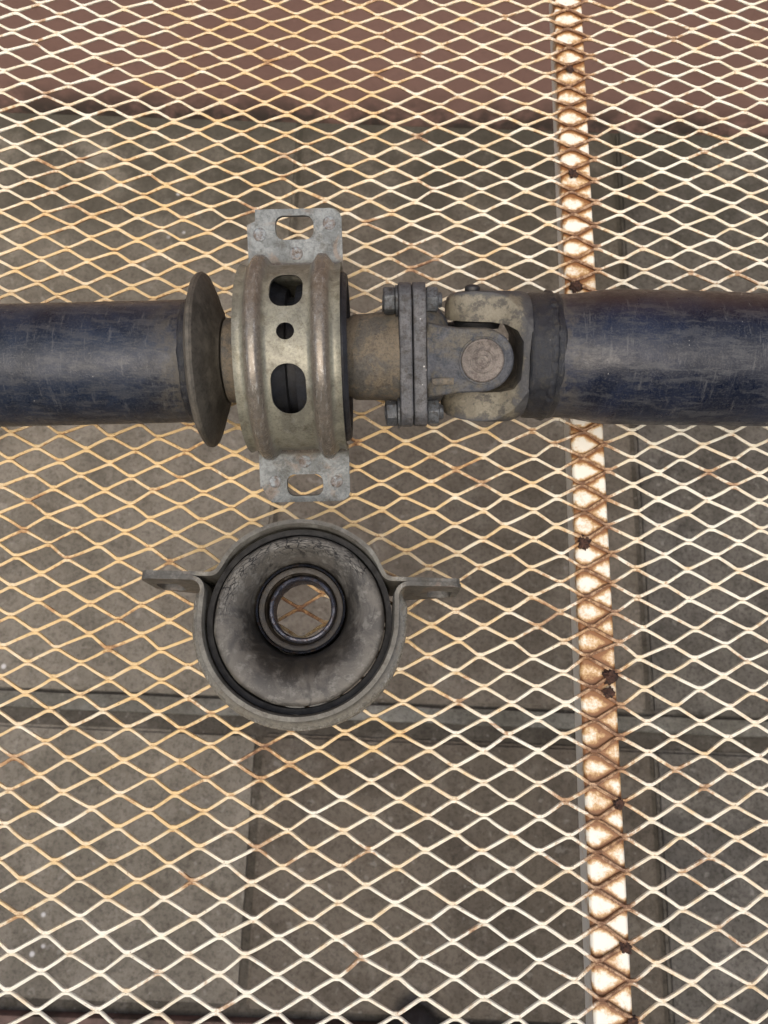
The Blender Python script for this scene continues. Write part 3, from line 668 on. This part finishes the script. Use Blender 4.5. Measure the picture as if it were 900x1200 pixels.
def rub():
    m = NB('rubber_cracked'); m.co = m.n('ShaderNodeTexCoord').outputs['Object']
    x, y = m.sep(0), m.sep(1)
    rad = m.math('SQRT', m.math('ADD', m.math('MULTIPLY', x, x), m.math('MULTIPLY', y, y)))
    ang = m.math('ARCTAN2', x, y)
    cv = m.n('ShaderNodeCombineXYZ'); m.l(m.math('MULTIPLY', ang, 0.045), cv.inputs[0]); m.l(m.math('MULTIPLY', rad, 3.6), cv.inputs[1])
    nz = m.n('ShaderNodeTexNoise'); m.l(m.co, nz.inputs['Vector']); nz.inputs['Scale'].default_value = 160; nz.inputs['Detail'].default_value = 4
    ad = m.n('ShaderNodeVectorMath', operation='MULTIPLY_ADD'); m.l(nz.outputs['Color'], ad.inputs[0]); ad.inputs[1].default_value = (.006, .006, .006); m.l(cv.outputs[0], ad.inputs[2])
    vo = m.n('ShaderNodeTexVoronoi', feature='DISTANCE_TO_EDGE'); m.l(ad.outputs[0], vo.inputs['Vector']); vo.inputs['Scale'].default_value = 170
    crack = m.ramp(vo.outputs['Distance'], 0.02, 0.09, 1, 0)
    zone = m.math('MULTIPLY', m.ramp(rad, 0.0385, 0.043), m.ramp(m.math('ADD', y, m.math('MULTIPLY', x, -0.2)), 0.005, 0.022))
    zone = m.math('MULTIPLY', zone, m.ramp(m.noise(60, 3), 0.36, 0.48))
    crack = m.math('MULTIPLY', crack, zone)
    a = m.noise(45, 8, 0.75, dist=1.0); b = m.noise(150, 8, 0.8); c = m.noise(800, 4)
    col = m.mix(m.ramp(a, 0.42, 0.58), (0.058, 0.055, 0.050), (0.102, 0.095, 0.083))
    col = m.mix(m.ramp(b, 0.5, 0.62, 0, 0.7), col, (0.18, 0.175, 0.16))
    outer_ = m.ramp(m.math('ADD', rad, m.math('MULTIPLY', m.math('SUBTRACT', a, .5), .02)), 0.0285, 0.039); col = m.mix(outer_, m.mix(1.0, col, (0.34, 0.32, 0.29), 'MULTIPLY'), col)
    col = m.mix(m.math('MULTIPLY', m.ramp(m.noise(38, 4, 0.6, dist=1), 0.6, 0.7), 0.8), col, (0.018, 0.017, 0.016))
    col = m.mix(crack, col, (0.006, 0.006, 0.006))
    h = m.math('ADD', m.math('MULTIPLY', crack, -3.0), m.math('ADD', b, m.math('MULTIPLY', c, 0.4)))
    return m.done(col, m.ramp(b, .3, .7, .42, .62), 0, h, 0.5, 0.0007, 0.5)
OFF = (-1.5, 8.5)
def offr(a, r):
    t = min(max((49-r)/(49-26.0), 0), 1); t = t*t*(3-2*t); return (-OFF[0]*t, -OFF[1]*t)   # in (u, v): u=-x, v=-y
prof = [(18, 48.9), (22.5, 49.0), (24.2, 48.5), (25.3, 47.2), (25.6, 45.5), (25.2, 42.5), (24.2, 40), (22, 37), (19, 34.4), (15, 31.8), (10, 29.6), (4, 28), (-4, 27.2), (-14, 27), (-14, 30), (-4, 31), (4, 33), (10, 37), (14, 42), (15, 47.5)]
part('rubber_cushion', displace(lathe([p for p in prof], 140, offr), 0.0007, 70), rub(), MC, loose, sharp=180, label='grey dusty rubber dish, cracked along its upper edge')
part('gap_shade_ring', lathe([(20, 49.6), (21, 50.2), (21.5, 53.3), (-26, 53.3), (-26, 49.6)], 120), M_pitch, MC, loose)  # black ring in the gap; its colour stands for the shade there
cof = lambda a, r: (-OFF[0], -OFF[1])
M_dark = grime('blue_black_steel', (0.020, 0.024, 0.034), (0.04, 0.046, 0.06), (0.05, 0.035, 0.025), 80, 240, (0.2, 0.4), metal=0.7, bstr=0.3)
M_race = grime('inner_race', (0.055, 0.062, 0.085), (0.11, 0.115, 0.14), (0.05, 0.032, 0.022), 90, 260, (0.22, 0.45), metal=0.7, bstr=0.4)
M_seal = grime('brown_grease_seal', (0.024, 0.018, 0.012), (0.014, 0.011, 0.008), (0.036, 0.028, 0.018), 70, 260, (0.35, 0.6), bstr=0.4)
part('bearing_sleeve', lathe([(6.5, 26.9), (7.0, 26.3), (6.4, 25.7), (-29, 25.7), (-29, 27)], 110, cof), M_dark, MC, loose)
bo = part('ball_bearing', lathe([(-10, 21.5), (2, 21.5), (3.4, 22), (4.0, 23.4), (3.8, 25.2), (3.0, 25.7), (-10, 25.7)], 110, cof), M_seal, MC, loose, label='greasy brown bearing ring sitting high in the rubber')
part('dust_seal', displace(lathe([(2.6, 24.6), (3.1, 24.2), (2.4, 21.8), (1.2, 20.6), (-0.5, 20.2), (-4, 20.2), (-4, 24.6)], 110, cof), 0.0004, 300), M_seal, MC, bo)
part('inner_race', displace(lathe([(-9, 17.2), (5.2, 17.2), (6.4, 17.6), (6.9, 18.3), (6.6, 19.3), (5.6, 20.0), (4.4, 20.3), (-9, 20.3)], 110, lambda a, r: (-OFF[0]-1.2, -OFF[1]+0.4)), 0.0003, 300), M_race, MC, bo, label='blue black steel inner ring framing the open bore')

# ------------------------------------------------------------------ dark shoe tip on the ground at the bottom edge
def shoe():
    bm = bmesh.new(); bmesh.ops.create_uvsphere(bm, u_segments=40, v_segments=24, radius=1)
    for v in bm.verts:
        x, y, z = v.co
        z2 = max(z, -0.25); w = 0.058*(1+0.12*max(-y, 0))
        v.co = Vector((x*w, y*0.14, z2*0.05*(1+0.35*max(-y, 0))+0.0125))
    me = bpy.data.meshes.new('shoe'); bm.to_mesh(me); bm.free(); return me
p = photo_pt(487, 1187, FZ+0.03)
sh = link('shoe', tf(shoe(), Matrix.Translation((p[0], p[1]-0.13, FZ+0.013))), M_black, sharp=180)
tag(sh, 'black rounded shoe toe at the bottom edge of the photo below the mesh', 'shoe')
for o in list(bpy.data.objects):
    if o.type == 'MESH' and o.name.startswith('tmp'): bpy.data.objects.remove(o)
